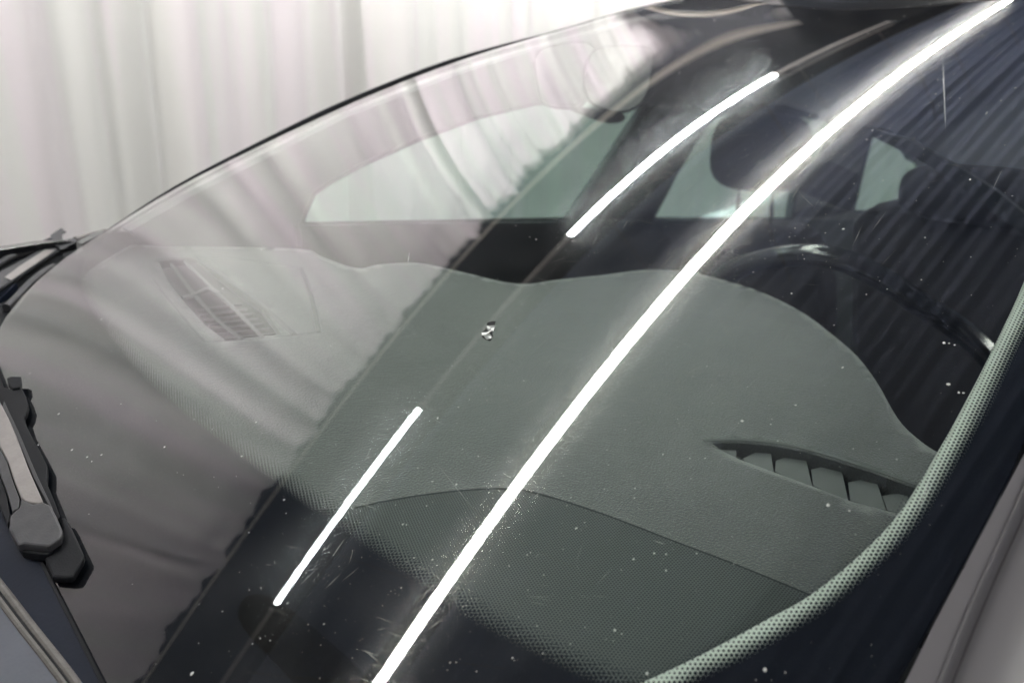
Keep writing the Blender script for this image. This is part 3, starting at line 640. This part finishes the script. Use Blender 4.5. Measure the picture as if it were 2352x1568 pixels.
# ---- far wiper (upper left)
def vz(zx, zy): return (zx*400/1568*.9408, 470.4+zy*400/1568*.9408)
def ux(px, py, d=0.0): return at_d(px, py, 1.40+(760-py)*.0013+d)
w2 = empty('wiper'); w2.parent = car; w2['label'] = 'far wiper pivot and arm where the glass meets the bonnet'
def uslab(name, zp, d, th, m, bv=.0015, step=400): return px_slab(name, [vz(*p) for p in zp], lambda a, b: ux(a, b, d), tuple(ray(100, 600)*th), m, w2, step=step, bv=bv)
def ubar(name, zp, d, r, m, flat=1.0): return tube(name, catmull([ux(*vz(*p), d) for p in zp], 6), r, m, w2, 10, flat)
uslab('wiper_blade', [(-260, 520), (0, 440), (260, 385), (400, 345), (560, 350), (720, 312), (860, 266), (1016, 233), (930, 280), (770, 372), (700, 440), (620, 530), (500, 620), (420, 700), (300, 830), (200, 980), (60, 1150), (-20, 1330), (-260, 1600)], .03, .02, M_rubber)
ubar('blade_lip', [(-40, 1330), (60, 1150), (190, 985), (300, 830), (420, 700), (520, 600), (640, 520)], .018, .0035, M_rubber)
ubar('lip_highlight_strip', [(150, 1000), (230, 890), (330, 770), (450, 650)], .012, .0012, M_armlight)  # highlight on the blade lip put in as a pale strip
ubar('wiper_tip', [(720, 335), (860, 285), (1010, 238)], .012, np.linspace(.006, .0015, 13), M_armlight)
uslab('wiper_clip', [(480, 290), (585, 218), (640, 262), (600, 285), (600, 330), (550, 352), (490, 345)], .002, .02, M_arm)
uslab('wiper_joint', [(548, 372), (720, 310), (742, 350), (600, 425), (575, 430)], .004, .014, M_arm)
uslab('joint_gap', [(395, 345), (480, 310), (555, 370), (580, 430), (545, 405), (480, 362), (410, 372)], .000, .004, M_rubber)
ubar('arm_upper', [(-260, 730), (0, 560), (150, 480), (285, 405)], .016, .0055, M_arm)
ubar('arm_upper_edge', [(-260, 700), (0, 536), (150, 455), (300, 385)], .010, .0016, M_armlight)
uslab('wiper_arm', [(-260, 860), (0, 640), (260, 500), (480, 385), (540, 405), (548, 432), (300, 610), (110, 735), (0, 800), (-260, 1000)], .010, .012, M_arm)
uslab('arm_highlight_strip', [(40, 695), (180, 590), (430, 428), (530, 430), (440, 495), (300, 590), (110, 722)], .006, .004, M_armlight, .0006)  # highlight along the arm put in as a pale slab
ubar('arm_groove', [(-200, 930), (20, 800), (150, 715), (320, 600), (560, 445)], .004, .0032, M_rubber)
ubar('arm_lower', [(60, 985), (150, 900), (300, 745), (420, 650), (520, 595)], .012, .0065, M_arm)
uslab('arm_tooth', [(600, 470), (700, 440), (762, 412), (768, 425), (700, 480), (620, 540)], .010, .01, M_rubber, .0006)

# ---- dust specks and scratches on the glass; lamp sparkle painted as denser specks
V = []; F = []
def speck(px, py, s, el=1., an=0.):
    try: p = on_surf(px, py, off=.0004)
    except Exception: return
    d = np.linalg.norm(p-CAM); m = s*d/FP
    b0 = len(V); k = 6
    for i in range(k):
        a = 2*math.pi*i/k+random.random()*.5; rr_ = m*(.75+.5*random.random()); qx, qy = rr_*el*math.cos(a), rr_*math.sin(a)
        dx = qx*math.cos(an)-qy*math.sin(an); dy = qx*math.sin(an)+qy*math.cos(an)
        V.append((p[0]+dx, p[1]+dy, float(surf(p[0]+dx, p[1]+dy))+.0004))
    V.append((p[0], p[1], p[2]+m*.5)); F.extend([(b0+i, b0+(i+1) % k, b0+k) for i in range(k)])
glass_px = [(205, 600), (400, 440), (1040, 150), (1600, 10), (2352, 10), (2352, 690), (2000, 1568), (400, 1568), (110, 1290), (30, 1000), (100, 700)]
big = [(1704, 966, 5), (1770, 974, 2.5), (1902, 1160, 5.5), (1951, 1172, 3), (2178, 882, 5), (2202, 901, 3), (2213, 902, 3), (2168, 787, 4), (2180, 788, 2.5), (2193, 792, 2.5), (1530, 1272, 3), (1503, 1270, 3), (1530, 1309, 3), (1455, 1283, 3), (1756, 1537, 5), (588, 969, 3.5), (555, 1047, 3), (1048, 1112, 3.5), (440, 1546, 5), (165, 1033, 3), (135, 950, 3), (200, 1049, 3), (378, 1026, 3), (1412, 1446, 3.5), (1828, 930, 3), (1600, 1270, 2), (1990, 676, 2.5), (1818, 674, 3), (1730, 625, 2.5), (1937, 526, 3), (1826, 524, 2.5), (2204, 226, 2.5), (1486, 1545, 4), (1960, 1030, 2)]
for a, b, s in big: speck(a, b, s*.8)
gpp = np.array(glass_px)
cand = np.c_[rng.uniform(0, 2352, 9000), rng.uniform(0, 1568, 9000)]
cand = cand[inside(cand, gpp)]
l1 = np.array([[1740, 172], [1322, 552]]); l2 = np.array(((2290, 20), (1690, 540), (1350, 920), (1010, 1340), (835, 1560)), float)
def dl(p, L):
    m = 1e9
    for i in range(len(L)-1):
        a, b = L[i], L[i+1]; t = np.clip((p-a)@(b-a)/((b-a)@(b-a)), 0, 1); m = min(m, np.linalg.norm(p-a-t*(b-a)))
    return m
n = 0
for p in cand:
    dd = min(dl(p, l2), dl(p, l1)*.9, dl(p, np.array([[983., 937], [645, 1385]])))
    pr = .07+.75*math.exp(-dd/55)
    if p[0] < 700: pr *= .5
    if random.random() < pr: speck(p[0], p[1], min(2.6, .55+random.expovariate(2.6)), random.choice((1, 1, 1.6)), random.random()*3.14); n += 1
for _ in range(6000):                            # micro specks painting the sparkle along the lamp streaks
    p = np.array([random.uniform(300, 2340), random.uniform(20, 1560)])
    dd = min(dl(p, l2), dl(p, l1), dl(p, np.array([[983., 937], [645, 1385]])))
    if random.random() < .05+.9*math.exp(-dd/80) and inside([p], gpp)[0]: speck(p[0], p[1], random.uniform(.28, .6))
dust = obj('dust_and_sparkle_specks', V, F, M_white); tag(dust, 'fine white dust specks over the windscreen glass, crowded into painted sparkle along the lamp reflections', 'dust', kind='stuff')
# hairline scratches
V = []; F = []
def scr(p0, p1, w_):
    P = [np.array(p0)*(1-t)+np.array(p1)*t for t in np.linspace(0, 1, 5)]; Q = [on_surf(*p, off=.0003) for p in P]
    t_ = Q[-1]-Q[0]; t_ /= np.linalg.norm(t_)+1e-9; s_ = np.cross(t_, [0, 0, 1.]); s_ /= np.linalg.norm(s_)
    for i, q in enumerate(Q):
        wd = w_*np.linalg.norm(q-CAM)/FP*(1-abs(i-2)/2.2)
        V.append(q+s_*wd); V.append(q-s_*wd)
    b0 = len(V)-10
    for i in range(4): F.append((b0+2*i, b0+2*i+1, b0+2*i+3, b0+2*i+2))
for _ in range(150):
    L = [l2, l1, np.array([[983., 937], [645, 1385]])][random.choice((0, 0, 0, 1, 1, 2))]
    i = random.randrange(len(L)-1); t = random.random(); c = L[i]*(1-t)+L[i+1]*t+np.array([random.gauss(0, 45), random.gauss(0, 25)])
    an = random.gauss(.15, .25) if random.random() < .6 else random.gauss(2.35, .3); ln = random.uniform(8, 55)
    d = np.array([math.cos(an), math.sin(an)])*ln/2
    if inside([c], gpp)[0]: scr(c-d, c+d, random.uniform(.18, .42))
for _ in range(260):                              # faint wiping marks over the driver's side
    c = np.array([random.uniform(1200, 2330), random.uniform(60, 1400)])
    if dl(c, l2) > 330 or not inside([c], gpp)[0]: continue
    an = random.gauss(.05, .18) if random.random() < .7 else random.gauss(2.3, .25); ln = random.uniform(10, 70); d = np.array([math.cos(an), math.sin(an)])*ln/2
    if inside([c-d, c+d], gpp).all(): scr(c-d, c+d, random.uniform(.08, .2))
for a, b, wd in (((2165, 120), (2172, 300), .8), ((940, 580), (937, 604), 1.0), ((1500, 1240), (1530, 1250), .7), ((1090, 1172), (1000, 1060), .3), ((2100, 1200), (2150, 1060), .5)): scr(a, b, wd)
sc_ = obj('hairline_scratches', V, F, M_white, ws); sc_['kind'] = 'stuff'
